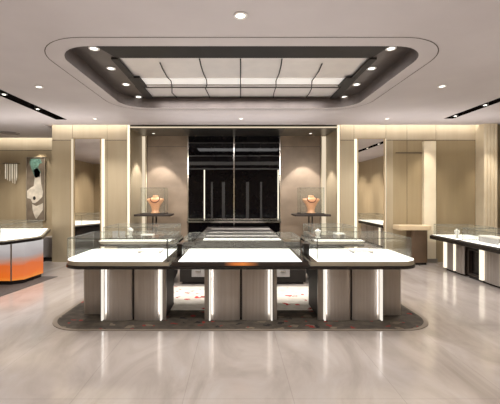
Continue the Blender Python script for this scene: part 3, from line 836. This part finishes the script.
for sh in (((34.5, 170), (38, 168), (41.5, 173), (42, 184), (43.8, 192), (43, 197), (39, 201), (36, 203), (33.5, 203), (31.5, 199), (28, 198), (27.8, 191), (31, 188), (34.5, 186), (35.5, 178)),
           ((33, 204), (37, 206), (41, 204.5), (43.8, 203), (43.5, 210), (40, 215), (37, 219), (35, 215), (33.5, 210))):
    rib.poly([P(*q) for q in sh])
rib.build('white_ribbon', M['ribbon'], t)
MB().poly([(P(35.2, 198.2)[0] + .045 * math.cos(a * PI / 8), PYW - .047, P(35.2, 198.2)[2] + .06 * math.sin(a * PI / 8)) for a in range(16)]).build('dark_eye', M['darkframe'], t)

t = thing('crystal_wall_light', (px(11, 10.4), PYW, 2.1), 'cluster of hanging crystal rods glowing on the far left wall', 'wall light')
MB().box(px(4, 10.4), px(18, 10.4), PYW - .16, PYW, pz(164, 10.4), pz(163, 10.4)).build('rail', M['chrome'], t)
for i in range(11):
    x = px(4.6 + i * 1.28, 10.4); y = PYW - .04 - .09 * random.random()
    zb = pz(178 + 6 * random.random(), 10.4)
    MB().cyl(x, y, zb, pz(164, 10.4), .009, 8).build('crystal_rod', M['crystal'], t, True)

# ------------------------------------------------------------------ lights
WARM = (1, .91, .80)
NEUT = (1, .97, .95)
def cove(x0, x1, y, ywall, e):
    lamp('AREA', ((x0 + x1) / 2, y, 3.66), e * (x1 - x0) * .42, (1, .94, .85), ((x0 + x1) / 2, ywall, 3.30), x1 - x0, .08, name='cove_light')
cove(-4.85, AX0, 8.36, BW, 7.0)
cove(AX1, XR - .1, 8.36, BW, 7.0)
cove(-7.9, -4.95, 10.24, 10.5, 7.0)
for (x, y) in spots:
    lamp('SPOT', (x, y, CZ - .03), 130, NEUT, (x, y, 0), .05, angle=100, blend=.8, name='downlight_lamp')
for y in (3.9, 4.9, 5.9, 6.9): lamp('SPOT', (-4.11, y, CZ - .03), 60, NEUT, (-4.3, y, 0), .05, angle=80, blend=.7, name='slot_lamp')
for y in (4.6, 5.6, 6.6, 7.5): lamp('SPOT', (4.94, y, CZ - .03), 60, NEUT, (5.0, y, 0), .05, angle=80, blend=.7, name='slot_lamp')
for x in (-1.95, 2.1):
    for y in (4.5, 5.5, 6.4): lamp('SPOT', (x, y, RZ - .04), 60, NEUT, (x, y, 0), .05, angle=90, blend=.7, name='recess_lamp')
lamp('AREA', (.1, 5.75, RZ - .05), 130, NEUT, (.1, 5.75, 0), 3.4, 1.8, name='light_ceiling_lamp')
for x in (-5.5, -2.6, 0, 2.6, 5.2):
    for y in (-.6, 1.6): lamp('SPOT', (x, y, CZ - .03), 70, NEUT, (x, y, 0), .08, angle=135, blend=.9, name='shop_fill_lamp')  # added fill spots out of view, without fixtures
for s, xw in (('l', px(161, AB)), ('r', px(303, AB))):
    lamp('SPOT', (xw, 9.16, SZ - .03), 190, NEUT, (xw, 9.18, 0), .02, angle=68, blend=.22, name='alcove_lamp')
lamp('SPOT', (px(37, 10.3), 10.24, CZ - .03), 45, WARM, (px(37, 10.3), 10.32, 0), .02, angle=58, blend=.3, name='picture_lamp')
lamp('SPOT', (-6.3, 8.8, CZ - .03), 200, WARM, (-6.4, 9.6, 0), .06, angle=100, blend=.8, name='left_bay_fill_lamp')  # fill spot added to brighten the picture wall

for x, tx in ((-5.6, -6.2), (-3.4, -3.6), (-2.55, -2.0), (2.4, 2.0), (3.4, 3.6), (5.6, 5.6)):
    lamp('SPOT', (x, 2.6, CZ - .30), 190, WARM, (tx, 9.2, 1.15), .015, angle=42, blend=.8, name='wall_fill_lamp')  # fill spots added to brighten the back walls, no fixtures
for x in (-5, -1.7, 1.7, 5):
    lamp('SPOT', (x, 4.6, CZ - .30), 240, WARM, (x, YF, 1.2), .015, angle=50, blend=.8, name='front_wall_fill_lamp')  # added fill so the front wall shows brighter in the mirrors
for x in (-4.6, .1, 4.6):  # unseen upward area lamps added to brighten the ceiling
    lamp('AREA', (x, 1.8, 2.45), 15, NEUT, (x, 1.8, 4), 3.6, 5.0, name='ceiling_fill_lamp')
    lamp('AREA', (x, 7.6, 2.75), 10, NEUT, (x, 7.6, 4), 3.6, 1.0, name='ceiling_fill_lamp')
for y in (-.4, 1.4, 3.2):  # added fill spots brightening the side walls the mirrors show
    lamp('SPOT', (-5.2, y, CZ - .25), 260, WARM, (XL, y, 1.3), .015, angle=62, blend=.8, name='side_wall_fill_lamp')
    lamp('SPOT', (4.2, y, CZ - .25), 260, WARM, (XR, y, 1.3), .015, angle=62, blend=.8, name='side_wall_fill_lamp')
for x in (-2.2, 2.05):
    lamp('SPOT', (x, 8.8, SZ - .03), 28, NEUT, (x, 9.5, 1.6), .03, angle=80, blend=.8, name='alcove_fill_lamp')
lamp('SPOT', (px(489, 8.0), 7.7, CZ - .03), 60, WARM, (px(490, 8.3), 8.3, 1.4), .03, angle=50, blend=.8, name='column_fill_lamp')  # spot added to brighten the fluted column
lamp('SPOT', (px(428, 8.2), 8.0, CZ - .03), 60, WARM, (px(428, 8.5), 8.5, 1.4), .03, angle=50, blend=.8, name='reflection_fill_lamp')  # spot added to brighten the painted column reflection
w = bpy.data.worlds.new('world'); scn.world = w; w.use_nodes = True
w.node_tree.nodes['Background'].inputs[0].default_value = (.05, .05, .05, 1)

# ------------------------------------------------------------------ camera
cam = bpy.data.cameras.new('camera'); co = bpy.data.objects.new('camera', cam); C.objects.link(co)
co.location = (0, 0, CH); co.rotation_euler = (PI / 2, 0, 0)
cam.sensor_width = 36; cam.lens = F / 500 * 36
cam.shift_x = (250 - CX) / 500; cam.shift_y = -(202 - HY) / 500
cam.clip_end = 60
scn.camera = co
scn.view_settings.view_transform = 'Standard'
scn.view_settings.exposure = 0.0
scn.cycles.use_denoising = True
scn.cycles.max_bounces = 10
scn.cycles.diffuse_bounces = 5
scn.cycles.transparent_max_bounces = 24
scn.cycles.sample_clamp_indirect = 4
